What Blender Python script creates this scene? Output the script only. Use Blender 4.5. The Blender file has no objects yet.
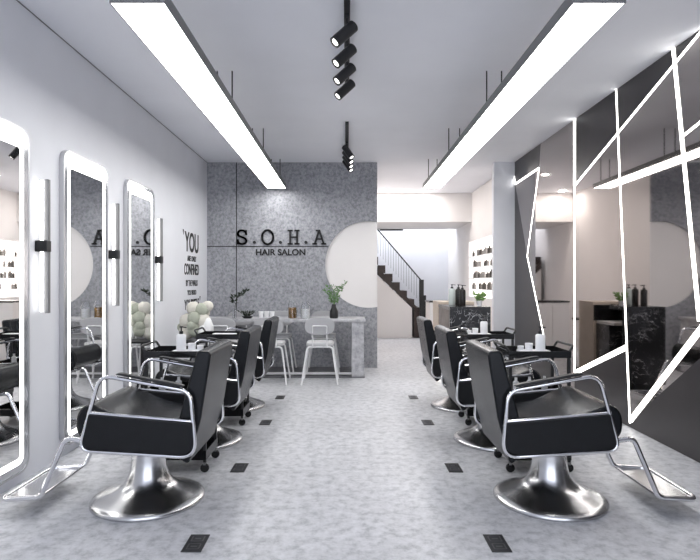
import bpy, bmesh, math, random
from mathutils import Vector, Matrix
random.seed(7)
PI = math.pi
S = bpy.context.scene
COL = S.collection
F = 550.0; VX = 347.0; VY = 282.0; EYE = 1.22
XL, XR, ZC, YB = -1.99, 2.38, 2.92, 7.85

# ------------------------------------------------------------------ materials
MATS = {}
def new_mat(name):
    m = bpy.data.materials.new(name); m.use_nodes = True
    MATS[name] = m
    return m, m.node_tree.nodes, m.node_tree.links, m.node_tree.nodes['Principled BSDF']
def mat(name, col, rough=.5, metal=0., coat=0., emit=None, es=0., trans=0., ior=1.45, bump=0., bscale=60., var=0., vscale=8., rvar=0., spec=.5):
    m, N, L, b = new_mat(name)
    b.inputs['Base Color'].default_value = (*col, 1)
    b.inputs['Roughness'].default_value = rough
    b.inputs['Metallic'].default_value = metal
    b.inputs['Coat Weight'].default_value = coat
    b.inputs['Transmission Weight'].default_value = trans
    b.inputs['IOR'].default_value = ior
    b.inputs['Specular IOR Level'].default_value = spec
    if emit:
        b.inputs['Emission Color'].default_value = (*emit, 1)
        b.inputs['Emission Strength'].default_value = es
    tc = N.new('ShaderNodeTexCoord')
    if var or rvar:
        n = N.new('ShaderNodeTexNoise'); n.inputs['Scale'].default_value = vscale; n.inputs['Detail'].default_value = 6
        L.new(tc.outputs['Object'], n.inputs['Vector'])
        if var:
            r = N.new('ShaderNodeValToRGB')
            r.color_ramp.elements[0].position = .3; r.color_ramp.elements[1].position = .7
            r.color_ramp.elements[0].color = (*[c*(1-var) for c in col], 1)
            r.color_ramp.elements[1].color = (*[min(1, c*(1+var)) for c in col], 1)
            L.new(n.outputs['Fac'], r.inputs['Fac']); L.new(r.outputs['Color'], b.inputs['Base Color'])
        if rvar:
            mr = N.new('ShaderNodeMapRange')
            mr.inputs['To Min'].default_value = max(0, rough-rvar); mr.inputs['To Max'].default_value = rough+rvar
            L.new(n.outputs['Fac'], mr.inputs['Value']); L.new(mr.outputs['Result'], b.inputs['Roughness'])
    if bump:
        n2 = N.new('ShaderNodeTexNoise'); n2.inputs['Scale'].default_value = bscale; n2.inputs['Detail'].default_value = 4
        bp = N.new('ShaderNodeBump'); bp.inputs['Strength'].default_value = bump; bp.inputs['Distance'].default_value = .01
        L.new(tc.outputs['Object'], n2.inputs['Vector']); L.new(n2.outputs['Fac'], bp.inputs['Height'])
        L.new(bp.outputs['Normal'], b.inputs['Normal'])
    return m
def concrete(name, c0, c1, c2, rough, scale, stretch=(1, 1, 1), speck=True):
    m, N, L, b = new_mat(name)
    tc = N.new('ShaderNodeTexCoord'); mp = N.new('ShaderNodeMapping')
    mp.inputs['Scale'].default_value = stretch
    L.new(tc.outputs['Object'], mp.inputs['Vector'])
    n = N.new('ShaderNodeTexNoise'); n.inputs['Scale'].default_value = scale; n.inputs['Detail'].default_value = 8; n.inputs['Roughness'].default_value = .72
    L.new(mp.outputs['Vector'], n.inputs['Vector'])
    r = N.new('ShaderNodeValToRGB'); e = r.color_ramp.elements
    e[0].position = .36; e[0].color = (*c0, 1); e[1].position = .64; e[1].color = (*c2, 1)
    k = e.new(.5); k.color = (*c1, 1)
    L.new(n.outputs['Fac'], r.inputs['Fac'])
    n2 = N.new('ShaderNodeTexNoise'); n2.inputs['Scale'].default_value = .9; n2.inputs['Detail'].default_value = 3
    L.new(tc.outputs['Object'], n2.inputs['Vector'])
    mr = N.new('ShaderNodeMapRange'); mr.inputs['From Min'].default_value = .3; mr.inputs['From Max'].default_value = .7
    mr.inputs['To Min'].default_value = .88; mr.inputs['To Max'].default_value = 1.08
    L.new(n2.outputs['Fac'], mr.inputs['Value'])
    mx = N.new('ShaderNodeVectorMath'); mx.operation = 'SCALE'
    L.new(r.outputs['Color'], mx.inputs[0]); L.new(mr.outputs['Result'], mx.inputs['Scale'])
    L.new(mx.outputs['Vector'], b.inputs['Base Color'])
    b.inputs['Roughness'].default_value = rough
    bp = N.new('ShaderNodeBump'); bp.inputs['Strength'].default_value = .12; bp.inputs['Distance'].default_value = .01
    L.new(n.outputs['Fac'], bp.inputs['Height']); L.new(bp.outputs['Normal'], b.inputs['Normal'])
    return m
def marble(name):
    m, N, L, b = new_mat(name)
    tc = N.new('ShaderNodeTexCoord')
    n = N.new('ShaderNodeTexNoise'); n.inputs['Scale'].default_value = 8; n.inputs['Detail'].default_value = 9; n.inputs['Distortion'].default_value = 1.2
    L.new(tc.outputs['Object'], n.inputs['Vector'])
    r = N.new('ShaderNodeValToRGB'); e = r.color_ramp.elements
    e[0].position = .488; e[0].color = (.018, .018, .02, 1); e[1].position = .512; e[1].color = (.02, .02, .023, 1)
    k = e.new(.5); k.color = (.55, .55, .57, 1)
    L.new(n.outputs['Fac'], r.inputs['Fac'])
    n3 = N.new('ShaderNodeTexNoise'); n3.inputs['Scale'].default_value = 5
    L.new(tc.outputs['Object'], n3.inputs['Vector'])
    rr = N.new('ShaderNodeMapRange'); rr.inputs['From Min'].default_value = .42; rr.inputs['From Max'].default_value = .6
    L.new(n3.outputs['Fac'], rr.inputs['Value'])
    mx = N.new('ShaderNodeMix'); mx.data_type = 'RGBA'
    mx.inputs[6].default_value = (.02, .02, .022, 1)
    L.new(rr.outputs['Result'], mx.inputs[0]); L.new(r.outputs['Color'], mx.inputs[7])
    L.new(mx.outputs[2], b.inputs['Base Color']); b.inputs['Roughness'].default_value = .2
    return m
mat('paint', (.74, .75, .79), .6, bump=.05, bscale=25, var=.02, vscale=3)
mat('ceiling_paint', (.86, .87, .92), .7, var=.03, vscale=1.2)
mat('beige_board', (.62, .52, .43), .5, var=.05)
mat('cream_paint', (.78, .755, .745), .6, var=.015, vscale=3)
concrete('floor_stone', (.36, .37, .395), (.54, .545, .57), (.64, .645, .675), .42, 16)
concrete('wall_concrete', (.19, .195, .215), (.31, .315, .34), (.40, .407, .435), .7, 26, (1.1, 1, 1))
concrete('stone_top', (.27, .27, .29), (.42, .42, .44), (.55, .55, .57), .45, 10)
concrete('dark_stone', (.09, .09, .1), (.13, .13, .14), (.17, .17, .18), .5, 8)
marble('marble')
mat('chrome', (.82, .82, .84), .09, 1, rvar=.03, vscale=4)
mat('steel', (.60, .60, .61), .24, 1, rvar=.04, vscale=3)
mat('leather', (.008, .009, .011), .24, spec=.3, bump=.12, bscale=180, rvar=.06, vscale=6)
mat('leather_side', (.008, .0085, .010), .5, spec=.3, bump=.15, bscale=200)
mat('black_metal', (.012, .012, .013), .4, rvar=.05)
mat('black_gloss', (.01, .01, .011), .18)
mat('track_metal', (.02, .02, .022), .45)
mat('grey_metal', (.20, .20, .205), .45, .3)
mat('alu', (.55, .55, .57), .35, .9)
mat('mirror', (.90, .90, .90), .02, 1)
mat('tinted_mirror', (.43, .40, .39), .035, 1)
mat('dark_panel', (.042, .038, .040), .3, var=.05)
mat('lamp', (.9, .9, .9), .5, emit=(1, .99, .97), es=11)
mat('led', (.9, .9, .9), .5, emit=(1, .985, .95), es=3)
mat('led_wall', (.9, .9, .9), .5, emit=(1, .975, .93), es=5)
mat('led_tube', (.9, .9, .9), .5, emit=(1, .98, .94), es=3)
mat('spot_glow', (.9, .9, .9), .5, emit=(1, .98, .94), es=2.5)
mat('niche_glow', (.9, .85, .8), .5, emit=(1, .93, .89), es=2.2)
mat('plinth_glow', (.9, .9, .9), .5, emit=(1, .96, .88), es=7)
mat('edge_glass', (.60, .61, .63), .12, .7)
mat('white_metal', (.74, .74, .75), .4)
mat('white_plastic', (.82, .82, .83), .3)
mat('grey_fabric', (.40, .40, .415), .9, bump=.2, bscale=200)
mat('seat_fabric', (.55, .55, .56), .9, bump=.2, bscale=200)
mat('black_ink', (.008, .008, .009), .5)
mat('dark_wood', (.035, .022, .018), .4, var=.3, vscale=12)
mat('taupe_wood', (.22, .19, .175), .5, var=.2, vscale=9)
mat('leaf', (.10, .21, .06), .5, var=.35, vscale=14)
mat('leaf_bright', (.22, .36, .12), .5, var=.3, vscale=14)
mat('leaf_dark', (.02, .03, .018), .5, var=.3, vscale=14)
mat('bottle_dark', (.012, .01, .009), .2)
mat('bottle_pale', (.55, .60, .58), .25)
mat('amber', (.30, .16, .05), .15)
mat('milk', (.85, .85, .86), .3)
mat('glass', (.95, .96, .97), .02, trans=1, ior=1.45)
mat('pompom_cream', (.60, .58, .52), .85, bump=.5, bscale=40)
mat('pompom_sage', (.38, .40, .33), .85, bump=.5, bscale=40)
mat('shell_white', (.80, .80, .80), .6, bump=.3, bscale=25)
mat('socket', (.10, .10, .105), .35)
mat('plate_dark', (.03, .03, .033), .35)
mat('groove', (.015, .015, .017), .7)
mat('product_dark', (.05, .045, .04), .4)
mat('product_grey', (.25, .24, .23), .4)
mat('product_brown', (.11, .10, .09), .4)

# ------------------------------------------------------------------ object helpers
def obj(name, bm, m, parent=None, smooth=False, bevel=0, seg=2, loc=None, rotz=0):
    bmesh.ops.recalc_face_normals(bm, faces=bm.faces)
    me = bpy.data.meshes.new(name); bm.to_mesh(me); bm.free()
    for p in me.polygons: p.use_smooth = smooth
    mm = m if isinstance(m, (list, tuple)) else [m]
    for x in mm: me.materials.append(MATS[x])
    o = bpy.data.objects.new(name, me); COL.objects.link(o)
    if parent: o.parent = parent
    if loc is not None: o.location = loc
    o.rotation_euler.z = rotz
    if bevel:
        b = o.modifiers.new('bevel', 'BEVEL'); b.width = bevel; b.segments = seg; b.limit_method = 'ANGLE'; b.angle_limit = .6
        b.harden_normals = False
    if smooth:
        try:
            for f in me.polygons: f.use_smooth = True
            me.set_sharp_from_angle(angle=math.radians(38))
        except Exception: pass
    return o
def tag(o, label=None, cat=None, group=None, kind=None):
    if label: o['label'] = label
    if cat: o['category'] = cat
    if group: o['group'] = group
    if kind: o['kind'] = kind
    return o
def thing(name, label, cat, loc=(0, 0, 0), rotz=0, group=None):
    o = bpy.data.objects.new(name, None); COL.objects.link(o)
    o.location = loc; o.rotation_euler.z = rotz; o.empty_display_size = .1
    return tag(o, label, cat, group)
def struct(name, bm, m, **k):
    return tag(obj(name, bm, m, **k), kind='structure')
def dup(root, loc, rotz=None, label=None, group=None):
    def cp(o, parent):
        c = o.copy(); COL.objects.link(c)
        if parent: c.parent = parent
        for ch in list(o.children): cp(ch, c)
        return c
    r = cp(root, None); r.location = loc
    if rotz is not None: r.rotation_euler.z = rotz
    if label: r['label'] = label
    if group: r['group'] = group
    return r
# mesh helpers
def BM(): return bmesh.new()
def box(bm, x0, x1, y0, y1, z0, z1, M=None):
    vs = [bm.verts.new((x, y, z)) for x in (x0, x1) for y in (y0, y1) for z in (z0, z1)]
    for f in ((0, 1, 3, 2), (4, 6, 7, 5), (0, 4, 5, 1), (2, 3, 7, 6), (0, 2, 6, 4), (1, 5, 7, 3)):
        bm.faces.new([vs[i] for i in f])
    if M is not None:
        for v in vs: v.co = M @ v.co
    return bm
def B(*a): return box(BM(), *a)
def prism(bm, pts, mapf, t0, t1, mi=0):
    a = [bm.verts.new(mapf(p[0], p[1], t0)) for p in pts]
    b = [bm.verts.new(mapf(p[0], p[1], t1)) for p in pts]
    fs = [bm.faces.new(a[::-1]), bm.faces.new(b)]
    n = len(pts)
    for i in range(n): fs.append(bm.faces.new((a[i], a[(i+1) % n], b[(i+1) % n], b[i])))
    for f in fs: f.material_index = mi
    return bm
XZ = lambda u, w, t: Vector((u, t, w))
XY = lambda u, w, t: Vector((u, w, t))
YZ = lambda u, w, t: Vector((t, u, w))
def ring(bm, outer, inner, mapf, t0, t1):
    n = len(outer)
    o0 = [bm.verts.new(mapf(*p, t0)) for p in outer]; o1 = [bm.verts.new(mapf(*p, t1)) for p in outer]
    i0 = [bm.verts.new(mapf(*p, t0)) for p in inner]; i1 = [bm.verts.new(mapf(*p, t1)) for p in inner]
    for k in range(n):
        j = (k+1) % n
        bm.faces.new((o0[k], o0[j], o1[j], o1[k])); bm.faces.new((i0[k], i1[k], i1[j], i0[j]))
        bm.faces.new((o1[k], o1[j], i1[j], i1[k])); bm.faces.new((o0[k], i0[k], i0[j], o0[j]))
    return bm
def rrect(x0, x1, y0, y1, r, n=6):
    pts = []
    for cx, cy, a in ((x1-r, y1-r, 0), (x0+r, y1-r, 90), (x0+r, y0+r, 180), (x1-r, y0+r, 270)):
        for k in range(n+1):
            t = math.radians(a+90*k/n); pts.append((cx+r*math.cos(t), cy+r*math.sin(t)))
    return pts
def fillet(pts, r, closed=False, n=6):
    P = [Vector(p) for p in pts]; out = []
    N_ = len(P)
    for i, p in enumerate(P):
        rr = r[i] if isinstance(r, (list, tuple)) else r
        if (not closed and i in (0, N_-1)) or rr <= 0: out.append(p.copy()); continue
        a = P[(i-1) % N_]-p; b = P[(i+1) % N_]-p
        la, lb = a.length, b.length
        a.normalize(); b.normalize()
        ang = a.angle(b)
        d = min(rr/math.tan(ang/2), la*.48, lb*.48)
        p0 = p+a*d; p1 = p+b*d
        for k in range(n+1):
            t = k/n
            out.append((1-t)**2*p0+2*(1-t)*t*p+t*t*p1)
    return out
def spline(pts, n=6, closed=True):
    P = [Vector(p) for p in pts]; out = []; m = len(P)
    rng = range(m) if closed else range(m-1)
    for i in rng:
        g = (lambda k: P[k % m]) if closed else (lambda k: P[max(0, min(m-1, k))])
        p0, p1, p2, p3 = g(i-1), g(i), g(i+1), g(i+2)
        for k in range(n):
            t = k/n
            out.append(.5*((2*p1)+(p2-p0)*t+(2*p0-5*p1+4*p2-p3)*t*t+(3*p1-p0-3*p2+p3)*t**3))
    if not closed: out.append(P[-1])
    return out
def tube(bm, path, r, closed=False, n=10, r1=None):
    P = [Vector(p) for p in path]; m = len(P)
    rings = []; up = None
    for i, p in enumerate(P):
        if closed: d = P[(i+1) % m]-P[(i-1) % m]
        else: d = P[min(i+1, m-1)]-P[max(i-1, 0)]
        if d.length < 1e-9: d = Vector((0, 0, 1))
        d.normalize()
        if up is None:
            ref = Vector((0, 0, 1)) if abs(d.z) < .9 else Vector((0, 1, 0))
            up = (ref-d*ref.dot(d)).normalized()
        else:
            up = (up-d*up.dot(d))
            if up.length < 1e-6: up = d.orthogonal()
            up.normalize()
        s = d.cross(up)
        rr = r if r1 is None else r+(r1-r)*i/(m-1)
        rings.append([bm.verts.new(p+(up*math.cos(2*PI*k/n)+s*math.sin(2*PI*k/n))*rr) for k in range(n)])
    if closed:
        # align the last ring with the first to avoid a twist
        last = rings[-1]; first = rings[0]
        off = min(range(n), key=lambda o: sum((last[k].co-first[(k+o) % n].co).length for k in range(n)))
    for i in range(m if closed else m-1):
        a = rings[i]; b = rings[(i+1) % m]; o = off if closed and i == m-1 else 0
        for k in range(n):
            bm.faces.new((a[k], a[(k+1) % n], b[(k+1+o) % n], b[(k+o) % n]))
    if not closed:
        bm.faces.new(rings[0][::-1]); bm.faces.new(rings[-1])
    return bm
def lathe(bm, prof, c=(0, 0, 0), n=32, M=None):
    rings = []
    for r, z in prof:
        if r < 1e-5: rings.append([bm.verts.new((c[0], c[1], c[2]+z))])
        else: rings.append([bm.verts.new((c[0]+r*math.cos(2*PI*k/n), c[1]+r*math.sin(2*PI*k/n), c[2]+z)) for k in range(n)])
    for a, b in zip(rings, rings[1:]):
        if len(a) == 1 and len(b) == 1: continue
        for k in range(n):
            j = (k+1) % n
            if len(a) == 1: bm.faces.new((a[0], b[k], b[j]))
            elif len(b) == 1: bm.faces.new((a[k], b[0], a[j]))
            else: bm.faces.new((a[k], b[k], b[j], a[j]))
    if len(rings[0]) > 1: bm.faces.new(rings[0])
    if len(rings[-1]) > 1: bm.faces.new(rings[-1])
    if M is not None:
        for rg in rings:
            for v in rg: v.co = M @ v.co
    return bm
def at_right(px, py, off=0):      # a point of the right wall's face
    Y = (XR-off)*F/(px-VX); return (Y, EYE-(py-VY)*Y/F)

# ------------------------------------------------------------------ setting
YF = -1.6; YE = 12.95; XP = .43; XE = 2.08
struct('floor', B(XL-.3, XR+.3, YF, YE+.1, -.1, 0), 'floor_stone')
struct('ceiling', B(XL-.3, XR+.3, YF, 12.0, ZC, ZC+.1), 'ceiling_paint')
struct('wall_left', B(XL-.1, XL, YF, YB+.1, 0, ZC), 'paint')
# right wall, with the recess of the lit product niche cut through it
NY0, NY1, NZ0, NZ1 = 8.35, 10.75, .93, 2.0
w = BM()
box(w, XR+.01, XR+.2, YF, NY0, 0, ZC); box(w, XR, XR+.2, NY1, YE, 0, 4.2)
box(w, XR, XR+.2, NY0, NY1, 0, NZ0); box(w, XR, XR+.2, NY0, NY1, NZ1, ZC)
box(w, XR, XR+.01, YB, NY0, 0, ZC)
struct('wall_right', w, 'cream_paint')
# back wall: concrete cladding with a round cut-out over a cream wall
CX, CZ, CR = (368.5-VX)*YB/F, EYE-(264.5-VY)*YB/F, .617
def clad():
    bm = BM()
    xs = [CX-CR*math.cos(t) for t in [PI*.5*k/20 for k in range(21)]]+[CX+(XP-CX)*k/5 for k in range(1, 6)]
    top = [(x, CZ+math.sqrt(max(0, CR*CR-(x-CX)**2))) for x in xs]; bot = [(x, CZ-math.sqrt(max(0, CR*CR-(x-CX)**2))) for x in xs]
    box(bm, XL, xs[0], YB-.03, YB-.001, 0, ZC)
    for line, zz in ((top, ZC), (bot, 0)):
        for p, q in zip(line, line[1:]): prism(bm, [p, q, (q[0], zz), (p[0], zz)], XZ, YB-.03, YB-.001)
    bmesh.ops.remove_doubles(bm, verts=bm.verts, dist=1e-5)
    return bm
struct('wall_back', B(XL, XP, YB, YB+.14, 0, ZC), 'cream_paint')
struct('trim_1', clad(), 'wall_concrete')
gx = (236.5-VX)*(YB-.03)/F; gz = EYE-(246.5-VY)*(YB-.03)/F
g = BM(); box(g, gx-.006, gx+.006, YB-.033, YB-.029, 0, ZC); struct('trim_2', g, 'groove')
g = BM(); box(g, XL, gx-.007, YB-.0335, YB-.029, gz-.006, gz+.006); box(g, gx+.007, CX-CR*.94, YB-.0335, YB-.029, gz-.006, gz+.006); struct('trim_3', g, 'groove')
struct('trim_4', B(XL, XL+.005, YF, YB-.035, ZC-.006, ZC-.001), 'grey_metal')  # grey strip stands in for the dark shadow gap between wall and ceiling
struct('wall_pillar', B(XE, XR+.01, YB-.05, YB+.05, 0, ZC), 'paint')
struct('wall_passage', B(.29, XP, YB+.14, YE, 0, 4.2), 'cream_paint')
struct('trim_5', B(XP, XR, 10.5, 12.0, 2.37, ZC-.001), 'cream_paint')      # dropped soffit
struct('wall_stair', B(XL, XR, YE, YE+.1, 0, 4.2), 'paint')
struct('baseboard_stair', B(XP, XR, YE-.015, YE-.001, 0, .05), 'dark_wood')
struct('trim_6', B(XP+.28, 1.22, 11.96, 11.995, 2.335, 2.368), 'black_metal')

# ------------------------------------------------------------------ stairs in the passage
st = thing('staircase', 'dark wooden staircase climbing to the left behind the passage opening', 'staircase', (1.62, 12.02, 0))
n_s = 12; run, rise = .158, .185
def step_x(i): return -.16-i*run
z_first = .66
for k in range(2):
    obj('step', B(-.16, .09-.1*k, 0, .85, .33*k, .33*(k+1)), 'dark_wood', st)
for i in range(6):
    z = z_first+rise*(i+1)
    obj('step', B(-.16-run*(i+1), -.16-run*i+.01, 0, .85, z-.17, z), 'dark_wood', st)
bm = BM()
x_lo, z_lo = -.10, .74; x_hi, z_hi = -.16-run*6, .66+rise*6
prism(bm, [(x_lo, z_lo-.16), (x_lo, z_lo-.06), (x_hi, z_hi-.08), (x_hi, z_hi-.25)], XZ, -.03, .0)
obj('stringer', bm, 'dark_wood', st)
bm = BM()
prism(bm, [(x_hi, .0), (x_lo-.1, .0), (x_lo-.1, z_lo-.09), (x_hi, z_hi-.26)], XZ, -.012, .0)
w_ = obj('side_panel', bm, 'cream_paint', st)
obj('newel_post', B(-.045, .045, -.10, -.031, 0, 1.27), 'black_metal', st)
obj('newel_post', B(.09, .16, .35, .42, 0, .92), 'black_metal', st)
obj('handrail', tube(BM(), [(-.02, -.06, 1.27), (x_hi, -.06, 1.27+(.02-.0-x_hi)*1.13)], .014), 'black_metal', st)
for i in range(17):
    x = -.05-i*.056
    zb = .78+(-x-.1)*1.16+.08
    if x > x_hi: obj('baluster', tube(BM(), [(x, -.06, max(.6, zb)), (x, -.06, 1.29+(-x)*1.13-.02)], .0045, n=6), 'grey_metal', st)

# ------------------------------------------------------------------ ceiling fixtures
def pendant(x0, x1, label):
    z0 = 2.53; xc = (x0+x1)/2
    t = thing('linear_pendant_light', label, 'ceiling light', (xc, 5.14, z0), group=None)
    hw = (x1-x0)/2; L = 2.56
    h = BM(); box(h, -hw, hw, -L, L, .012, .062); box(h, -hw, -hw+.006, -L, L, 0, .012); box(h, hw-.006, hw, -L, L, 0, .012)
    box(h, -hw+.006, hw-.006, -L, -L+.006, 0, .012); box(h, -hw+.006, hw-.006, L-.006, L, 0, .012)
    obj('housing', h, 'grey_metal', t)
    obj('diffuser', B(-hw+.0065, hw-.0065, -L+.0065, L-.0065, .001, .011), 'lamp', t)
    for yy in (2.8, 4.43, 6.08, 7.6):
        for xx in (-.06, .06):
            obj('suspension_rod', tube(BM(), [(xx, yy-5.14, .06), (xx, yy-5.14, ZC-z0-.001)], .0055, n=8), 'black_metal', t)
    return t
pendant(-1.115, -.855, 'long grey linear pendant light over the left row of chairs')
pendant(1.06, 1.31, 'long grey linear pendant light over the right row of chairs')
def track(y0, y1, label):
    return tag(obj('ceiling_track', B(-.019, .019, y0, y1, ZC-.035, ZC-.001), 'track_metal', bevel=.002), label, 'track')
track(2.2, 4.78, 'front black ceiling track holding the four large spotlights')
track(5.82, 7.5, 'rear black ceiling track near the concrete wall')
def spotlight(y, dirv, label, grp, es=1.0):
    t = thing('track_spotlight', label, 'spotlight', (0, y, ZC-.035), group=grp)
    obj('bracket', B(-.012, .012, -.03, .03, -.018, -.0005), 'track_metal', t)
    obj('stem', tube(BM(), [(0, 0, -.018), (0, 0, -.085)], .007, n=8), 'track_metal', t)
    d = Vector(dirv).normalized(); c = Vector((0, 0, -.10))
    q = Vector((0, 0, 1)).rotation_difference(d).to_matrix().to_4x4()
    M = Matrix.Translation(c) @ q
    r = .037; a, b_ = -.065, .115
    obj('barrel', lathe(BM(), [(0, a), (r-.004, a), (r, a+.004), (r, b_), (r-.005, b_), (r-.007, b_-.012), (0, b_-.013)], n=24, M=M), 'track_metal', t, smooth=True)
    obj('lens', lathe(BM(), [(0, b_-.011), (r-.014, b_-.011), (r-.014, b_-.005), (0, b_-.003)], n=20, M=M), 'spot_glow', t)
    return t
ords = ['nearest', 'second', 'third', 'last']
for i, y in enumerate((3.44, 3.77, 4.10, 4.43)):
    spotlight(y, (-.66, -.22, -.68), 'black cylindrical spotlight aimed left, %s of the four on the front track' % ords[i], 'spotlights on the front track')
for i, y in enumerate((6.55, 6.80, 7.05, 7.30)):
    spotlight(y, (.50, -.30, -.80), 'black cylindrical spotlight aimed right, %s of the four on the rear track' % ords[i], 'spotlights on the rear track')
for x, y, l in ((1.44, 10.2, 'round recessed downlight in the ceiling before the stair soffit'), (1.63, 8.66, 'recessed downlight over the reception passage, seen in the tinted mirror'),
                (.75, 10.2, 'recessed downlight by the passage side wall, seen in the tinted mirror')):
    t = thing('downlight', l, 'ceiling light', (x, y, ZC-.001))
    obj('rim', ring(BM(), [(.055*math.cos(k*PI/12), .055*math.sin(k*PI/12)) for k in range(24)], [(.043*math.cos(k*PI/12), .043*math.sin(k*PI/12)) for k in range(24)], XY, -.008, 0), 'white_metal', t)
    obj('lens', lathe(BM(), [(0, -.004), (.042, -.004), (.042, 0), (0, 0)], n=24), 'lamp', t)

# ------------------------------------------------------------------ left wall: lit mirrors and sconces
def wall_mirror(y0, label):
    W_, z0, z1 = .71, .07, 2.15
    t = thing('lit_mirror', label, 'mirror', (XL, y0+W_/2, z0), group=None)
    h = W_/2; H = z1-z0
    rr = lambda d, r: rrect(-h+d, h-d, d, H-d, r)
    obj('frame', ring(BM(), rr(0, .09), rr(.012, .08), YZ, .001, .034), 'alu', t)
    bm = prism(BM(), rr(.0125, .079), YZ, .001, .018); obj('back_board', bm, 'grey_metal', t)
    lb_ = lambda d, dt, r: rrect(-h+d, h-d, d, H-dt, r)
    obj('frosted_edge', ring(BM(), rr(.0125, .079), lb_(.058, .042, .05), YZ, .0185, .032), 'edge_glass', t)
    obj('light_border', ring(BM(), lb_(.0585, .0425, .05), lb_(.094, .125, .02), YZ, .0185, .031), 'led', t)
    bm = prism(BM(), lb_(.0945, .1255, .02), YZ, .0185, .030); obj('mirror_glass', bm, 'mirror', t)
    return t
wall_mirror(2.68, 'tall backlit wall mirror nearest the camera, cut by the left edge of the picture')
wall_mirror(3.80, 'tall backlit wall mirror, the middle one of three on the left wall')
wall_mirror(4.89, 'tall backlit wall mirror farthest along the left wall, beside the lettering')
def sconce(y, label):
    t = thing('wall_sconce', label, 'wall light', (XL, y, 1.45))
    obj('light_tube', tube(BM(), [(.04, -.015, -.42), (.04, -.015, .42)], .010, n=14), 'led_tube', t, smooth=True)
    obj('bar', B(.050, .074, .0, .026, -.43, .43), 'grey_metal', t, bevel=.003)
    obj('clamp', B(.0, .078, -.026, .028, -.036, .036), 'black_metal', t, bevel=.004)
    return t
sconce(3.53, 'vertical tube wall light with black bar between the near and middle mirrors')
sconce(4.61, 'vertical tube wall light with black bar between the middle and far mirrors')
sconce(5.70, 'vertical tube wall light with black bar right of the far mirror')

# ------------------------------------------------------------------ lettering
def text_bm(body, size, depth, offset=0.):
    cu = bpy.data.curves.new('t', 'FONT'); cu.body = body; cu.size = size; cu.extrude = depth/2; cu.offset = offset
    cu.align_x = 'LEFT'
    o = bpy.data.objects.new('t', cu); COL.objects.link(o)
    bpy.context.view_layer.update()
    dg = bpy.context.evaluated_depsgraph_get()
    me = bpy.data.meshes.new_from_object(o.evaluated_get(dg))
    bm = BM(); bm.from_mesh(me)
    bpy.data.objects.remove(o); bpy.data.curves.remove(cu); bpy.data.meshes.remove(me)
    return bm
def fit_text(body, u0, u1, w0, w1, mapf, t, depth=.004, offset=0.):
    bm = text_bm(body, 1, .02, offset)
    xs = [v.co.x for v in bm.verts]; ys = [v.co.y for v in bm.verts]; zs = [v.co.z for v in bm.verts]
    x0, x1, y0, y1 = min(xs), max(xs), min(ys), max(ys)
    for v in bm.verts:
        u = u0+(v.co.x-x0)/(x1-x0)*(u1-u0); ww = w0+(v.co.y-y0)/(y1-y0)*(w1-w0)
        v.co = mapf(u, ww, t+(depth if v.co.z > 0 else 0))
    return bm
# slab-serif letters of the big sign, drawn as strokes
yb = YB-.031
def bx_(px): return (px-VX)*yb/F
def bz_(py): return EYE-(py-VY)*yb/F
sg = thing('wall_sign', 'large black slab letters S.O.H.A on the concrete wall', 'sign', (0, yb, bz_(244)))
def stroke(bm, pts, wd):
    for a, b in zip(pts, pts[1:]):
        a = Vector(a); b = Vector(b); d = (b-a)
        if d.length < 1e-6: continue
        d.normalize(); n = Vector((-d.y, d.x))*wd/2; e = d*wd*.25
        q = [a-e+n, a-e-n, b+e-n, b+e+n]
        prism(bm, [(p.x, p.y) for p in q], XZ, -.022, -.0015)
Hh = bz_(231)-bz_(244.5); lw = .028
def letter(name, px0, px1, fn):
    bm = BM(); x0, x1 = bx_(px0), bx_(px1); fn(bm, lambda u, v: (x0+(x1-x0)*u, Hh*v)); obj(name, bm, 'black_ink', sg)
def L_S(bm, q):
    pts = [(.93, .70), (.88, .86), (.70, .97), (.45, 1.0), (.2, .95), (.08, .80), (.12, .63), (.35, .54), (.65, .47), (.88, .36), (.93, .2), (.80, .06), (.52, 0), (.25, .03), (.1, .14), (.06, .3)]
    stroke(bm, [q(*p) for p in [tuple(v) for v in spline(pts, 4, False)]], lw)
    stroke(bm, [q(.93, .68), q(.93, 1.0)], lw*.8); stroke(bm, [q(.06, 0), q(.06, .32)], lw*.8)
def L_O(bm, q):
    stroke(bm, [q(.5+.48*math.cos(t), .5+.52*math.sin(t)) for t in [2*PI*k/32 for k in range(33)]], lw)
def L_H(bm, q):
    for u in (.2, .8):
        stroke(bm, [q(u, 0), q(u, 1)], lw)
        for v in (.01, .99): stroke(bm, [q(u-.2, v), q(u+.18, v)], lw*.8)
    stroke(bm, [q(.2, .5), q(.8, .5)], lw*.8)
def L_A(bm, q):
    stroke(bm, [q(.14, 0), q(.5, 1)], lw); stroke(bm, [q(.5, 1), q(.86, 0)], lw)
    stroke(bm, [q(.28, .36), q(.72, .36)], lw*.8); stroke(bm, [q(.25, .99), q(.52, .99)], lw*.8)
    for u in (.14, .86): stroke(bm, [q(u-.16, .01), q(u+.16, .01)], lw*.8)
letter('letter', 237.5, 247, L_S); letter('letter', 262, 273.5, L_O); letter('letter', 288, 299.5, L_H); letter('letter', 313, 325.5, L_A)
for px in (254.5, 280.5, 306):
    x = bx_(px); bm = BM(); prism(bm, [(x+.022*math.cos(k*PI/8), .022+.022*math.sin(k*PI/8)) for k in range(16)], XZ, -.022, -.0015); obj('full_stop', bm, 'black_ink', sg)
hs = thing('wall_sign', 'smaller black HAIR SALON lettering below the slab letters', 'sign', (0, yb, bz_(255.5)))
obj('lettering', fit_text('HAIR SALON', bx_(256), bx_(305.5), 0, bz_(249)-bz_(255.5), XZ, -.012, .011, .03), 'black_ink', hs)
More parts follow.
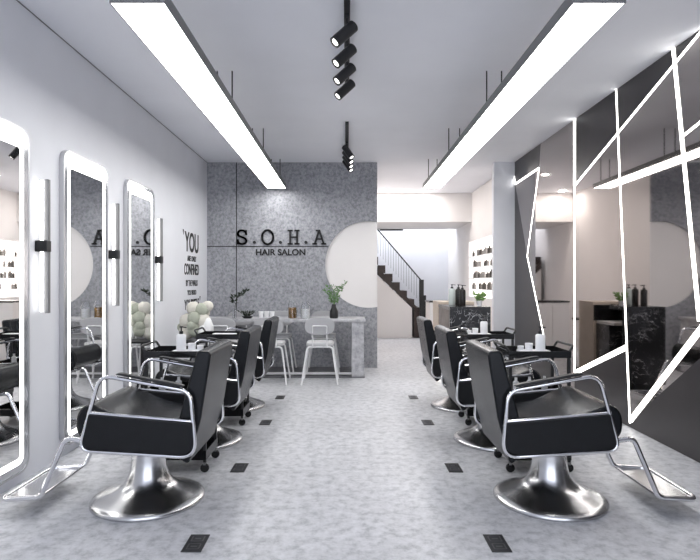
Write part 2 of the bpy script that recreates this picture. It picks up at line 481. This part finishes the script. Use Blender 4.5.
# quotation on the left wall
qt = thing('wall_quotation', 'black capital letter quotation painted on the left wall by the concrete corner', 'lettering', (XL, 7.05, 1.0))
Ym = 7.05
def qz(py): return EYE-(py-VY)*Ym/F-1.0
mp = lambda u, w, t: Vector((t, u, w))
lines = [('YOU', 233, 252.5, .31), ('ARE ONLY', 256, 261.5, .20), ('CONFINED', 264, 275, .33), ('BY THE WALLS', 280, 286, .26), ('YOU BUILD', 290, 295, .20), ('YOURSELF', 299, 309, .33)]
for s, t0, t1, hw in lines:
    obj('text_line', fit_text(s, -hw, hw, qz(t1), qz(t0), mp, .001, .003, .02), 'black_ink', qt)
obj('quote_mark', prism(BM(), [(-.39, qz(232)), (-.35, qz(232)), (-.365, qz(237))], mp, .001, .004), 'black_ink', qt)
obj('quote_mark', prism(BM(), [(.37, qz(297)), (.41, qz(297)), (.38, qz(302))], mp, .001, .004), 'black_ink', qt)

# ------------------------------------------------------------------ right wall: tinted mirrors, dark panels and light lines
def rp(pts): return [at_right(*p) for p in pts]
Y0 = YB-.06
def zc_of(Y): return ZC-.002
KA, KB, KC, KC2 = at_right(513.2, 165), at_right(515.5, 184), at_right(539.5, 168), at_right(527.5, 256)
KC3 = at_right(545, 335)
# near continuation is behind the frame's edge
D0, D1, D2 = at_right(575, 116), at_right(575, 186), at_right(575, 373)
E0, E1 = at_right(616.7, 87), at_right(630.5, 423)
G0, G1 = at_right(674, 46), at_right(698, 300)
F1 = at_right(700, 32)
T = XR
def panel(name, poly, m, off, label, cat):
    bm = prism(BM(), poly, YZ, XR-.004-off, XR+.009-off); bm.normal_update()
    o = obj(name, bm, m); return tag(o, label, cat)
def on(a, b, Y):       # point of line ab at a given Y
    t = (Y-a[0])/(b[0]-a[0]); return (Y, a[1]+t*(b[1]-a[1]))
def inter(a, b, c, d):
    r = Vector((b[0]-a[0], b[1]-a[1])); s = Vector((d[0]-c[0], d[1]-c[1])); q = Vector((c[0]-a[0], c[1]-a[1]))
    t = (q.x*s.y-q.y*s.x)/(r.x*s.y-r.y*s.x); return (a[0]+r.x*t, a[1]+r.y*t)
Zt = ZC-.002; YN = .6; gp = .004
Dt = (D1[0], Zt); Db = (D2[0], .001)
ceilKC = (at_right(541, 140)[0], Zt)
C3 = (at_right(556, 400)[0], .001)
I0, I1 = at_right(575, 373), at_right(627.5, 347)
J0, J1 = at_right(631.5, 420), at_right(700, 331)
FD = D1
Fend = inter(D1, at_right(671, 69), (0, Zt), (1, Zt))
Jn = on(J0, J1, J0[0]+(J1[0]-J0[0])*2.2)
bx0 = J0
panel('wall_panel', [(Y0, .001), (Y0, Zt), KA if KA[0] < Y0 else (Y0-.001, KA[1]), KB, KC2, C3], 'dark_panel', 0, 'dark grey wall panel beside the pillar, left of the tinted mirror', 'panel')
panel('wall_panel', [(Y0-.01, Zt), ceilKC, KC, KB], 'dark_panel', 0, 'small dark wall panel above the bent light line at the ceiling', 'panel')
panel('tinted_mirror', [ceilKC, Dt, Db, C3, KC2, KC], 'tinted_mirror', 0, 'tinted wall mirror farthest along the right wall', 'mirror')
panel('tinted_mirror', [KC, KC2, KB], 'tinted_mirror', .0, 'sliver of tinted mirror inside the bent light line', 'mirror')
panel('wall_panel', [Dt, Fend, D1], 'dark_panel', 0, 'dark triangular wall panel above the long diagonal light line', 'panel')
# middle mirror: below F, right of D, above I, left of the near edge J
Eb = J0
panel('tinted_mirror', [D1, Fend, (YN, Zt), (YN, on(J0, J1, YN)[1] if on(J0, J1, YN)[1] < Zt else Zt), J0, I1, I0], 'tinted_mirror', 0, 'large tinted wall mirror crossed by light lines on the right wall', 'mirror')
panel('wall_panel', [I0, I1, J0, (J0[0], .001), Db], 'dark_panel', 0, 'low dark wall panel under the short slanting light line', 'panel')
yj = YN; zj = on(J0, J1, YN)[1]
panel('wall_panel', [(J0[0]-gp, .001), J0, (YN, min(zj, Zt)), (YN, .001)], 'dark_panel', 0, 'large dark wall panel under the thick diagonal light line near the camera', 'panel')
tag(obj('wall_panel', B(XR, XR+.009, YF, YN-.01, .001, Zt), 'dark_panel'), 'dark wall panel on the right wall beside the camera', 'panel')
def led(a, b, wd, label, off=.004):
    wd *= .75; off = .001+(off-.004)*.6
    a = Vector(a); b = Vector(b); d = (b-a).normalized(); n = Vector((-d.y, d.x))*wd/2
    q = [a+n, a-n, b-n, b+n]
    o = obj('led_light_line', prism(BM(), [(p.x, p.y) for p in q], YZ, XR-.004-off, XR-.0042), 'led_wall')
    return tag(o, label, 'light strip')
def clipz(p): return (p[0], min(p[1], Zt))
led(KA, KB, .035, 'very short upright light line beside the pillar near the ceiling')
led(KB, KC, .034, 'short slanting light line at the far end near the ceiling', .0045)
led(KC, KC2, .03, 'upper half of the bent thin light line at the far end', .005)
led(KC2, at_right(545, 340), .03, 'lower half of the bent thin light line at the far end', .0055)
led(clipz(D0), D1, .07, 'bright upper stretch of the upright light line left of the long diagonal', .006)
led(D1, D2, .026, 'thin lower stretch of the upright light line left of the long diagonal', .0065)
led(D1, Fend, .026, 'long diagonal light line climbing to the ceiling', .007)
led((E0[0], Zt), E1, .026, 'full height upright light line in the middle of the right wall', .0075)
led((G0[0], Zt), (on(G0, G1, at_right(700, 310)[0])), .048, 'leaning upright light line near the right edge of the picture', .008)
led(at_right(682.5, 137), at_right(760, 75), .024, 'slanting light line leaving the picture at upper right', .0085)
led(D2, I1, .060, 'short slanting light line low on the wall behind the near chair', .009)
Jz = on(J0, J1, 1.9)
led(J0, Jz, .062, 'thick diagonal light line rising from the floor to the right edge', .0095)

# ------------------------------------------------------------------ lit product niche
nt = thing('display_niche', 'glowing product niche with four shelves beyond the pillar', 'shelf', (XR, (NY0+NY1)/2, NZ0))
hy = (NY1-NY0)/2; hz = NZ1-NZ0
obj('back_panel', B(.11, .12, -hy+.011, hy-.011, .011, hz-.011), 'niche_glow', nt)
f_ = BM(); box(f_, .001, .13, -hy, -hy+.01, 0, hz); box(f_, .001, .13, hy-.01, hy, 0, hz); box(f_, .001, .13, -hy+.01, hy-.01, 0, .01); box(f_, .001, .13, -hy+.01, hy-.01, hz-.01, hz)
obj('surround', f_, 'white_metal', nt)
sh = [.16+.205*k for k in range(4)]
for z in sh: obj('shelf', B(.005, .109, -hy+.011, hy-.011, z-.012, z), 'white_metal', nt)
rown = ['lowest', 'second lowest', 'second highest', 'highest']
protoB = {}
for r_i, z in enumerate(sh):
    y = -hy+.25; k = 0
    while y < hy-.08:
        kind = random.choice(['dark', 'grey', 'brown'])
        hgt = random.uniform(.10, .15); rad = random.uniform(.024, .038)
        if random.random() < .8:
            key = (kind, round(hgt*50), round(rad*200))
            bm = lathe(BM(), [(0, 0), (rad, 0), (rad, hgt*.7), (rad*.45, hgt*.8), (rad*.45, hgt), (0, hgt)], n=12)
            o = obj('product_bottle', bm, 'product_'+kind, smooth=True, loc=(XR+.05, (NY0+NY1)/2+y, NZ0+z+.0005))
            tag(o, '%s toned product bottle on the %s shelf of the glowing niche' % (kind, rown[r_i]), 'bottle', '%s bottles on the %s niche shelf' % (kind, rown[r_i]))
        y += random.choice([.11, .15, .24])

# ------------------------------------------------------------------ styling chairs
def make_chair(label):
    t = thing('salon_chair', label, 'chair')
    sp = spline([(-.25, .49), (-.12, .487), (.02, .515), (.12, .56), (.20, .588), (.25, .573), (.278, .52), (.272, .44), (.22, .40), (.12, .385), (0, .38), (-.25, .38)], 5)
    obj('seat', prism(BM(), [(p.x, p.y) for p in sp], XZ, -.272, .272), 'leather', t, smooth=True, bevel=.018, seg=3)
    bp = fillet([(-.235, .33), (-.245, .50), (-.345, .872), (-.418, .862), (-.365, .52), (-.30, .28)], [.02, .12, .028, .028, .15, .02], True, 6)
    obj('backrest', prism(BM(), [(p.x, p.y) for p in bp], XZ, -.278, .278), 'leather', t, smooth=True, bevel=.016, seg=3)
    obj('seat_mount', B(-.16, .14, -.17, .17, .34, .386), 'black_metal', t, bevel=.008)
    for s in (-1, 1):
        y = s*.312
        loop = fillet([(-.322, y, .668), (.135, y, .750), (.24, y, .368), (-.35, y, .333)], [.075, .075, .05, .075], True, 8)
        fr = BM(); tube(fr, loop, .0105, True); tube(fr, [(-.333, y, .514), (.196, y, .558)], .009)
        obj('arm_frame', fr, 'chrome', t, smooth=True)
        pp = fillet([(-.335, .508), (.188, .552), (.226, .380), (-.338, .346)], [.005, .005, .045, .07], True, 6)
        obj('side_panel', prism(BM(), [(p.x, p.y) for p in pp], XZ, y-.017, y+.017), 'leather_side', t, bevel=.006)
        arm = spline([(-.27, .690), (-.1, .722), (.02, .746), (.05, .753), (.02, .758), (-.1, .735), (-.27, .704)], 4)
        obj('armrest', prism(BM(), [(p.x, p.y+.002) for p in arm], XZ, y-.017, y+.017), 'black_metal', t, smooth=True, bevel=.006)
    # bell-shaped chrome base
    prof = [(0, 0), (.300, 0), (.306, .006), (.306, .016), (.30, .024), (.265, .038), (.21, .058), (.165, .08), (.130, .108), (.108, .145), (.097, .19), (.091, .24), (.089, .34), (0, .34)]
    obj('base', lathe(BM(), prof, n=56), 'steel', t, smooth=True)
    ft = thing_part(t)
    return t
def thing_part(t):
    yy = .243
    bm = BM()
    path = [(.10, -yy, .372), (.345, -yy, .412), (.475, -yy, .105), (.68, -yy, .092), (.68, yy, .092), (.475, yy, .105), (.345, yy, .412), (.10, yy, .372)]
    tube(bm, fillet(path, [0, .045, .05, .06, .06, .05, .045, 0], False, 8), .0135)
    o = obj('footrest', bm, 'chrome', t, smooth=True)
    pl = [(p[0], p[1]) for p in rrect(.49, .672, -yy+.008, yy-.008, .04)]
    obj('foot_plate', prism(BM(), pl, XY, .088, .094), 'steel', o)
    obj('crossbar', tube(BM(), [(.475, -yy, .108), (.475, yy, .108)], .006), 'chrome', o)
    return o
CY = (3.09, 4.24, 5.40)
nm = ['nearest the camera', 'second from the camera', 'farthest from the camera']
c0 = make_chair('black leather salon chair on a chrome base, right row, nearest the camera')
c0.location = (1.137, CY[0], 0); c0['group'] = 'salon chairs along the right wall'
for i in (1, 2): dup(c0, (1.13, CY[i], 0), 0, 'black leather salon chair on chrome base, right row, %s' % nm[i])
for i in (0, 1, 2): dup(c0, (-1.113, CY[i], 0), PI, 'black leather salon chair on chrome base, left row, %s' % nm[i], 'salon chairs along the left wall')

# ------------------------------------------------------------------ trolleys
def make_trolley(label):
    t = thing('salon_trolley', label, 'trolley')
    hx, hy_ = .20, .155
    zt = .765
    for s in (-1, 1):
        for q in (-1, 1):
            obj('leg', B(s*(hx-.012)-.009, s*(hx-.012)+.009, q*(hy_-.012)-.009, q*(hy_-.012)+.009, .065, zt-.031), 'black_metal', t)
            c = BM(); lathe(c, [(0, -.011), (.024, -.011), (.028, -.007), (.028, .007), (.024, .011), (0, .011)], n=18, M=Matrix.Translation((s*(hx-.012), q*(hy_-.012), .0285)) @ Matrix.Rotation(PI/2, 4, 'X'))
            w = obj('caster', c, 'black_gloss', t, smooth=True)
            obj('caster_fork', B(s*(hx-.012)-.008, s*(hx-.012)+.008, q*(hy_-.012)-.016, q*(hy_-.012)+.016, .050, .064), 'grey_metal', w)
    def tray(z, h, name):
        b = BM(); box(b, -hx, hx, -hy_, hy_, z-.03, z-.022)
        for a in ((-hx, hx, -hy_, -hy_+.006), (-hx, hx, hy_-.006, hy_), (-hx, -hx+.006, -hy_+.006, hy_-.006), (hx-.006, hx, -hy_+.006, hy_-.006)):
            box(b, *a, z-.022, z+h)
        return obj(name, b, 'black_gloss', t)
    tray(zt, .012, 'top_tray'); tray(.50, .03, 'middle_tray'); tray(.11, .03, 'bottom_tray')
    for s in (-1, 1):
        p = fillet([(s*(hx-.003), -hy_+.02, zt+.01), (s*(hx+.02), -hy_+.02, zt+.045), (s*(hx+.02), hy_-.02, zt+.045), (s*(hx-.003), hy_-.02, zt+.01)], .02)
        obj('handle', tube(BM(), p, .008), 'black_metal', t, smooth=True)
    return t
tr0 = make_trolley('black wheeled trolley between the two nearest chairs of the right row')
tr0.location = (1.235, 3.67, 0); tr0['group'] = 'salon trolleys between the chairs'
dup(tr0, (1.22, 4.82, 0), 0, 'black wheeled trolley between the two farther chairs of the right row')
dup(tr0, (-1.10, 3.67, 0), 0, 'black wheeled trolley between the two nearest chairs of the left row')
dup(tr0, (-1.08, 4.82, 0), 0, 'black wheeled trolley between the two farther chairs of the left row')
ZT = .765-.022+.001
WH = {}
def dish(x, y, where, z=None):
    o = obj('dish', prism(BM(), rrect(-.10, .10, -.055, .055, .02), XY, 0, .030), 'white_plastic', loc=(x, y, z or ZT), bevel=.004)
    tag(o, 'flat white tray holding toiletries on the trolley %s' % where, 'tray', 'white trays on the trolleys')
def pump(x, y, where, z, h=.105, r=.031, m='white_plastic', lab='white pump bottle', grp='white pump bottles on the trolleys', full=None):
    t = thing('pump_bottle', full or '%s standing on the trolley %s' % (lab, where), 'bottle', (x, y, z), group=grp)
    obj('bottle', lathe(BM(), [(0, 0), (r*.96, 0), (r, .004), (r, h*.9), (r*.8, h*.98), (r*.45, h), (0, h)], n=24), m, t, smooth=True)
    obj('pump', lathe(BM(), [(0, h), (r*.42, h), (r*.42, h+.018), (r*.15, h+.02), (r*.15, h+.04), (r*.35, h+.042), (r*.35, h+.05), (0, h+.05)], n=14), 'black_metal', t, smooth=True)
    obj('spout', tube(BM(), [(0, 0, h+.046), (r*1.1, 0, h+.042)], .004, n=8), 'black_metal', t)
    return t
def jar(x, y, where, z, h=.05, r=.024):
    t = thing('jar', 'small white jar on the trolley %s' % where, 'jar', (x, y, z), group='white jars on the trolleys')
    obj('body', lathe(BM(), [(0, 0), (r, 0), (r, h*.75), (0, h*.75)], n=20), 'white_plastic', t, smooth=True)
    obj('lid', lathe(BM(), [(0, h*.755), (r*1.05, h*.755), (r*1.05, h), (0, h)], n=20), 'white_plastic', t, smooth=True)
for sx, ty, wh, bxp in ((1.235, 3.60, 'in the right row, near', 1.265), (1.22, 4.76, 'in the right row, far', 1.185), (-1.10, 3.60, 'in the left row, near', -1.085)):
    dish(bxp-.045 if sx > 0 else bxp+.05, ty, wh)
    zz = ZT+.031
    pump(bxp, ty, wh, zz)
    if sx > 0: jar(bxp-.075, ty, wh+', left of the bottle', zz, .045); jar(bxp-.125, ty+.01, wh+', at the tray edge', zz, .026, .02)
    else: jar(bxp+.07, ty, wh+', right of the bottle', zz, .045); jar(bxp+.122, ty+.01, wh+', at the tray edge', zz, .03, .021)
dish(-1.06, 4.76, 'in the left row, far')
for sx, ty, wh in ((1.235, 3.67, 'in the right row, near'), (1.22, 4.82, 'in the right row, far'), (-1.10, 3.67, 'in the left row, near'), (-1.08, 4.82, 'in the left row, far')):
    for k, dx in enumerate((-.12, -.02, .09)):
        o = obj('bottle', lathe(BM(), [(0, 0), (.02, 0), (.02, .08), (.009, .09), (.009, .11), (0, .11)], n=14), 'white_plastic', smooth=True, loc=(sx+dx, ty-.04+.03*k, .479))
        tag(o, 'small white bottle on the middle shelf of the trolley %s' % wh, 'bottle', 'small bottles on the middle shelf of the trolley %s' % wh)

# ------------------------------------------------------------------ floor power boxes
for side, sx, ln in (('left', -.705, 'left'), ('right', .70, 'right')):
    for i, y in enumerate((2.565, 3.607, 4.77, 5.81)):
        t = thing('floor_power_box', 'dark floor power box in the %s line, %s from the camera' % (ln, ['first', 'second', 'third', 'fourth'][i]), 'floor outlet', (sx, y, .0005), group='floor power boxes in the %s line' % ln)
        obj('cover', B(-.046, .046, -.085, .085, 0, .004), 'plate_dark', t, bevel=.001)
        for q in (-.038, .038):
            s_ = obj('socket', ring(BM(), rrect(-.03, .03, q-.028, q+.028, .006, 3), rrect(-.025, .025, q-.023, q+.023, .004, 3), XY, .0042, .0058), 'socket', t)
            obj('slot', B(-.014, .014, q-.006, q+.006, .0042, .0052), 'socket', s_)

# ------------------------------------------------------------------ waiting table with its chairs
tb = thing('stone_table', 'long pale stone table standing before the concrete wall', 'table', (-.75, 7.25, 0))
obj('tabletop', B(-1.17, .985, -.27, .25, .715, .75), 'stone_top', tb, bevel=.004)
obj('leg', B(.81, .965, -.25, .23, .0155, .714), 'stone_top', tb, bevel=.004)
obj('leg', B(-1.17, -1.03, -.25, .23, .0155, .714), 'stone_top', tb, bevel=.004)
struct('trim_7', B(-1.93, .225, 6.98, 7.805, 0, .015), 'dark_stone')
obj('footrail', B(-1.03, .81, -.20, -.17, .035, .06), 'white_metal', tb)
def make_dchair(label):      # faces +Y
    t = thing('metal_chair', label, 'chair')
    hw = .165
    obj('seat', prism(BM(), rrect(-hw, hw, -.17, .17, .06), XY, .455, .495), 'seat_fabric', t, bevel=.012, seg=3)
    oval = [(.178*math.copysign(abs(math.cos(a))**.7, math.cos(a)), .695+.105*math.copysign(abs(math.sin(a))**.8, math.sin(a))) for a in [2*PI*k/40 for k in range(40)]]
    ob = BM(); prism(ob, oval, XZ, -.205, -.185)
    obj('backrest', ob, 'grey_fabric', t, bevel=.006)
    bf = BM()
    p = fillet([(-.085, -.165, .44), (-.085, -.214, .70), (.085, -.214, .70), (.085, -.165, .44)], .02)
    tube(bf, p, .0085); obj('back_frame', bf, 'white_metal', t, smooth=True)
    for sy in (-1, 1):
        lg = BM()
        tube(lg, fillet([(-hw-.05, sy*.21, .0), (-hw+.015, sy*.155, .445), (hw-.015, sy*.155, .445), (hw+.05, sy*.21, .0)], [0, .05, .05, 0]), .0115)
        obj('leg_frame', lg, 'white_metal', t, smooth=True)
    return t
d0 = make_dchair('white metal chair with grey oval back, near side of stone table, before the vase')
d0.location = (-.325, 6.72, 0); d0['group'] = 'metal chairs at the stone table'
dup(d0, (-.93, 6.72, 0), 0, 'white metal chair, near side of the stone table, middle one beside the farthest salon chair')
dup(d0, (-1.50, 6.72, 0), 0, 'white metal chair, near side of the stone table, leftmost by the round pompoms')
dup(d0, (-.32, 7.54, .0155), PI, 'white metal chair, wall side of the stone table, rightmost behind the plant vase')
dup(d0, (-.93, 7.54, .0155), PI, 'white metal chair, wall side of the stone table, middle one behind the jugs')
dup(d0, (-1.50, 7.54, .0155), PI, 'white metal chair, wall side of the stone table, leftmost by the dark sprig')

# things on the table
TZ = .751
def leaves(bm, n, c, R, H, size, M=None):
    for i in range(n):
        a = random.uniform(0, 2*PI); rr = R*math.sqrt(random.random()); h = random.random()
        p = Vector((c[0]+rr*math.cos(a)*(.4+.8*h), c[1]+rr*math.sin(a)*(.4+.8*h), c[2]+H*h))
        d = Vector((math.cos(a)*.7+random.uniform(-.4, .4), math.sin(a)*.7+random.uniform(-.4, .4), random.uniform(.1, 1))).normalized()
        s = d.orthogonal().normalized(); s = Matrix.Rotation(random.uniform(0, 2*PI), 3, d) @ s
        L_ = size*random.uniform(.7, 1.3); w = L_*.25
        nrm = d.cross(s)*w*.3
        v = [bm.verts.new(q) for q in (p, p+d*L_*.4+s*w, p+d*L_, p+d*L_*.4-s*w, p+d*L_*.45+nrm)]
        bm.faces.new((v[0], v[1], v[4])); bm.faces.new((v[1], v[2], v[4])); bm.faces.new((v[2], v[3], v[4])); bm.faces.new((v[3], v[0], v[4]))
    return bm
def stems(bm, n, c, R, H, r=.0025):
    for i in range(n):
        a = random.uniform(0, 2*PI); q = R*random.uniform(.3, 1)
        tube(bm, [(c[0], c[1], c[2]), (c[0]+q*.4*math.cos(a), c[1]+q*.4*math.sin(a), c[2]+H*.5), (c[0]+q*math.cos(a), c[1]+q*math.sin(a), c[2]+H*random.uniform(.8, 1))], r, n=5)
    return bm
# black vase with greenery
v = thing('vase', 'matte black bottle shaped vase on the right end of the stone table', 'vase', (-.17, 7.15, TZ))
obj('body', lathe(BM(), [(0, 0), (.052, 0), (.058, .02), (.055, .09), (.03, .14), (.026, .18), (.024, .18), (.022, .14), (0, .13)], n=28), 'black_metal', v, smooth=True)
pl = thing('leafy_branches', 'bunch of airy green leafy branches standing in the black vase', 'plant', (-.17, 7.15, TZ+.135))
obj('stem', stems(BM(), 9, (0, 0, 0), .10, .27), 'leaf', pl)
lb = leaves(BM(), 200, (0, 0, .06), .10, .23, .032)
for k in range(26):
    t_ = k/26; leaves(lb, 1, (.04+.12*t_, 0, .20+.13*t_), .015, .02, .032); leaves(lb, 1, (-.03-.1*t_, 0, .14+.08*t_), .015, .02, .032)
obj('leaves', lb, 'leaf', pl)
# amber jug and white carafe
def jug(px, m, hh, label, r=.055):
    x = (px-VX)*7.12/F
    t = thing('glass_jug', label, 'jug', (x, 7.12, TZ))
    obj('contents', lathe(BM(), [(0, .004), (r-.004, .004), (r-.004, hh), (0, hh)], n=24), m, t, smooth=True)
    obj('glass', lathe(BM(), [(0, 0), (r, 0), (r, hh+.02), (r*.72, hh+.075), (r*.72, hh+.09), (r*.68, hh+.09), (r*.68, hh+.075), (r-.003, hh+.018), (r-.003, .003), (0, .003)], n=24), 'glass', t, smooth=True)
    return t
jug(292.5, 'amber', .14, 'glass jug filled with amber drink on the stone table', .056)
jug(305.5, 'milk', .12, 'glass carafe with white contents on the stone table', .06)
for k, px in enumerate((261, 266.5, 272)):
    o = obj('cup', lathe(BM(), [(0, 0), (.026, 0), (.034, .085), (.031, .085), (.024, .004), (0, .004)], n=20), 'white_plastic', smooth=True, loc=((px-VX)*7.2/F, 7.2, TZ))
    tag(o, 'white cup on the stone table, %s of three left of the amber jug' % ['leftmost', 'middle', 'rightmost'][k], 'cup', 'white cups in a row on the table')
t = thing('planter_bowl', 'low dark bowl of bushy greenery on the stone table', 'plant', ((247.5-VX)*7.1/F, 7.1, TZ))
obj('bowl', lathe(BM(), [(0, 0), (.05, 0), (.075, .03), (.07, .03), (.0, .012)], n=24), 'black_metal', t, smooth=True)
obj('leaves', leaves(BM(), 110, (0, 0, .025), .085, .06, .035), 'leaf_dark', t)
x = (234.5-VX)*7.1/F
v = thing('glass_vase', 'slim clear glass vase near the left end of the stone table', 'vase', (x, 7.1, TZ))
obj('glass', lathe(BM(), [(0, 0), (.026, 0), (.026, .13), (.023, .13), (.023, .006), (0, .006)], n=20), 'glass', v, smooth=True)
sp_ = thing('dark_sprig', 'dark leafy sprig leaning right out of the slim glass vase', 'plant', (x, 7.1, TZ+.008))
s_ = BM(); tube(s_, [(0, 0, 0), (.01, 0, .16), (.04, 0, .27), (.15, 0, .34)], .0035, n=6); tube(s_, [(.01, 0, .18), (-.03, 0, .26)], .003, n=6); tube(s_, [(.05, 0, .28), (.12, 0, .29)], .003, n=6)
obj('stem', s_, 'leaf_dark', sp_)
lb = BM()
for k in range(16):
    t_ = k/15; leaves(lb, 3, (.02+.13*t_, 0, .24+.09*t_), .02, .03, .05)
leaves(lb, 20, (0, 0, .18), .035, .09, .05)
obj('leaves', lb, 'leaf_dark', sp_)

# ------------------------------------------------------------------ pompom arrangement by the far mirror
sd = thing('pedestal_table', 'small black pedestal table between the far mirror and the stone table', 'table', (-1.66, 6.08, 0))
obj('top', lathe(BM(), [(0, .56), (.19, .56), (.195, .565), (.195, .58), (0, .58)], n=32), 'black_metal', sd, smooth=True)
obj('pole', lathe(BM(), [(0, .02), (.022, .02), (.022, .56), (0, .56)], n=16), 'black_metal', sd, smooth=True)
obj('foot', lathe(BM(), [(0, 0), (.15, 0), (.15, .012), (.03, .02), (0, .02)], n=32), 'black_metal', sd, smooth=True)
pm = thing('pompom_arrangement', 'puffy arrangement of cream and sage round pompoms beside the far left mirror', 'decoration', (-1.66, 6.08, .581))
def blob(c, r, m, name='pompom', sc=(1, 1, 1)):
    bm = BM(); bmesh.ops.create_icosphere(bm, subdivisions=3, radius=r)
    for v_ in bm.verts:
        k = 1+.05*math.sin(v_.co.x*130+c[0]*40)*math.sin(v_.co.z*110)
        v_.co = Vector((v_.co.x*k*sc[0], v_.co.y*k*sc[1], v_.co.z*k*sc[2]))+Vector(c)
    return obj(name, bm, m, pm, smooth=True)
for c, r, m in (((-.10, -.04, .09), .085, 'pompom_cream'), ((.0, -.08, .12), .08, 'pompom_sage'), ((-.09, -.05, .21), .085, 'pompom_cream'), ((.0, -.09, .24), .078, 'pompom_sage'),
                ((.06, -.03, .33), .08, 'pompom_sage'), ((-.03, -.03, .35), .075, 'pompom_cream'), ((.12, 0, .37), .062, 'pompom_cream'), ((.08, -.05, .21), .085, 'pompom_cream'),
                ((.0, .07, .16), .1, 'pompom_cream'), ((-.16, 0, .14), .055, 'pompom_sage'), ((.05, .06, .30), .08, 'pompom_cream'), ((-.02, -.13, .17), .052, 'pompom_sage')):
    blob(c, r, m)
blob((.14, -.09, .13), .07, 'shell_white', 'white_puff', (.9, .7, 1.75))
blob((.09, -.12, .09), .05, 'shell_white', 'white_puff', (.9, .7, 1.6))

# ------------------------------------------------------------------ reception desk
dk = thing('reception_desk', 'reception desk with black veined marble front beside the pillar', 'desk', (1.38, 6.65, 0))
obj('marble_front', B(-.22, .24, -.45, -.39, .06, .94), 'marble', dk, bevel=.002)
mt_ = B(-.22, .03, -.389, .33, .90, .94); box(mt_, .0305, .24, -.389, -.08, .90, .94)
obj('marble_top', mt_, 'marble', dk)
obj('side_board', B(-.21, -.17, -.389, .35, .06, .899), 'taupe_wood', dk)
obj('end_lining', B(-.165, .235, .335, .350, .731, .93), 'black_gloss', dk)
obj('end_panel', B(-.22, .24, .351, .78, .0, .97), 'beige_board', dk, bevel=.002)
obj('worktop', B(-.169, .20, -.1, .334, .70, .73), 'cream_paint', dk)
obj('pedestal', B(-.10, .20, .0, .35, .06, .699), 'marble', dk)
obj('plinth', B(-.19, .20, -.42, .35, 0, .059), 'black_metal', dk)
obj('plinth_light', B(-.199, -.192, -.41, .34, .01, .04), 'plinth_glow', dk)
for bx, by, m, hh, rr_, lab in ((1.29, 6.76, 'bottle_pale', .20, .040, 'pale green pump bottle on the marble reception desk, left of the dark ones'),
                            (1.33, 6.34, 'bottle_dark', .195, .037, 'dark pump bottle on the reception desk, middle of the cluster'),
                            (1.325, 6.54, 'bottle_dark', .20, .037, 'dark pump bottle on the reception desk, rearmost of the cluster')):
    pump(bx, by, '', .941, hh, rr_, m, '', 'pump bottles on the reception desk', lab)
cab = thing('low_cabinet', 'cream low cabinet with black top behind the reception desk', 'cabinet', (1.55, 8.8, 0))
obj('body', B(-.26, .26, -.22, .22, 0, .90), 'cream_paint', cab, bevel=.003)
obj('top', B(-.27, .27, -.23, .23, .9005, .925), 'black_gloss', cab)
obj('door', B(-.25, -.003, -.232, -.221, .04, .88), 'cream_paint', cab); obj('door', B(.003, .25, -.232, -.221, .04, .88), 'cream_paint', cab)
pt = thing('potted_plant', 'small green plant in a white pot on the reception desk', 'plant', (1.80, 7.55, .0))
pt.location = (1.545, 6.42, .941)
obj('pot', lathe(BM(), [(0, 0), (.028, 0), (.036, .06), (.032, .06), (.03, .052), (0, .052)], n=24), 'white_plastic', pt, smooth=True)
obj('leaves', leaves(BM(), 120, (0, 0, .055), .06, .085, .045), 'leaf_bright', pt)
rt = thing('round_side_table', 'dark round side table behind the desk, seen in the tinted mirror', 'table', (1.40, 7.75, 0))
obj('top', lathe(BM(), [(0, .69), (.17, .69), (.17, .71), (0, .71)], n=32), 'black_metal', rt, smooth=True)
obj('pole', lathe(BM(), [(0, .01), (.04, .01), (.04, .69), (0, .69)], n=16), 'black_metal', rt, smooth=True)
obj('foot', lathe(BM(), [(0, 0), (.13, 0), (.13, .01), (0, .012)], n=24), 'black_metal', rt, smooth=True)

# ------------------------------------------------------------------ light and camera
def area(name, loc, rot, sx, sy, e, col=(1, 1, 1)):
    l = bpy.data.lights.new(name, 'AREA'); l.shape = 'RECTANGLE'; l.size = sx; l.size_y = sy; l.energy = e; l.color = col
    o = bpy.data.objects.new(name, l); COL.objects.link(o); o.location = loc; o.rotation_euler = rot; return o
W = bpy.data.worlds.new('World'); S.world = W; W.use_nodes = True
bg = W.node_tree.nodes['Background']; bg.inputs['Color'].default_value = (.84, .89, 1, 1); bg.inputs['Strength'].default_value = 2.0
for lx, ly in ((1.44, 10.2), (1.63, 8.66), (.75, 10.2)):
    a_ = area('downlight_lamp', (lx, ly, ZC-.012), (0, 0, 0), .08, .08, 8, (1, .95, .9))
area('stairwell_light', (1.3, 12.5, 4.0), (0, 0, 0), 1.6, .8, 60, (.9, .95, 1))
cam = bpy.data.cameras.new('Camera'); co = bpy.data.objects.new('Camera', cam); COL.objects.link(co)
co.location = (0, 0, EYE); co.rotation_euler = (PI/2, 0, 0)
cam.sensor_width = 36; cam.lens = 36*F/700
cam.shift_x = (350-VX)/700; cam.shift_y = (VY-280)/700
cam.clip_start = .05
S.camera = co
S.view_settings.view_transform = 'Standard'; S.view_settings.look = 'None'; S.view_settings.gamma = 1
S.view_settings.use_curve_mapping = False
S.view_settings.exposure = 0.38
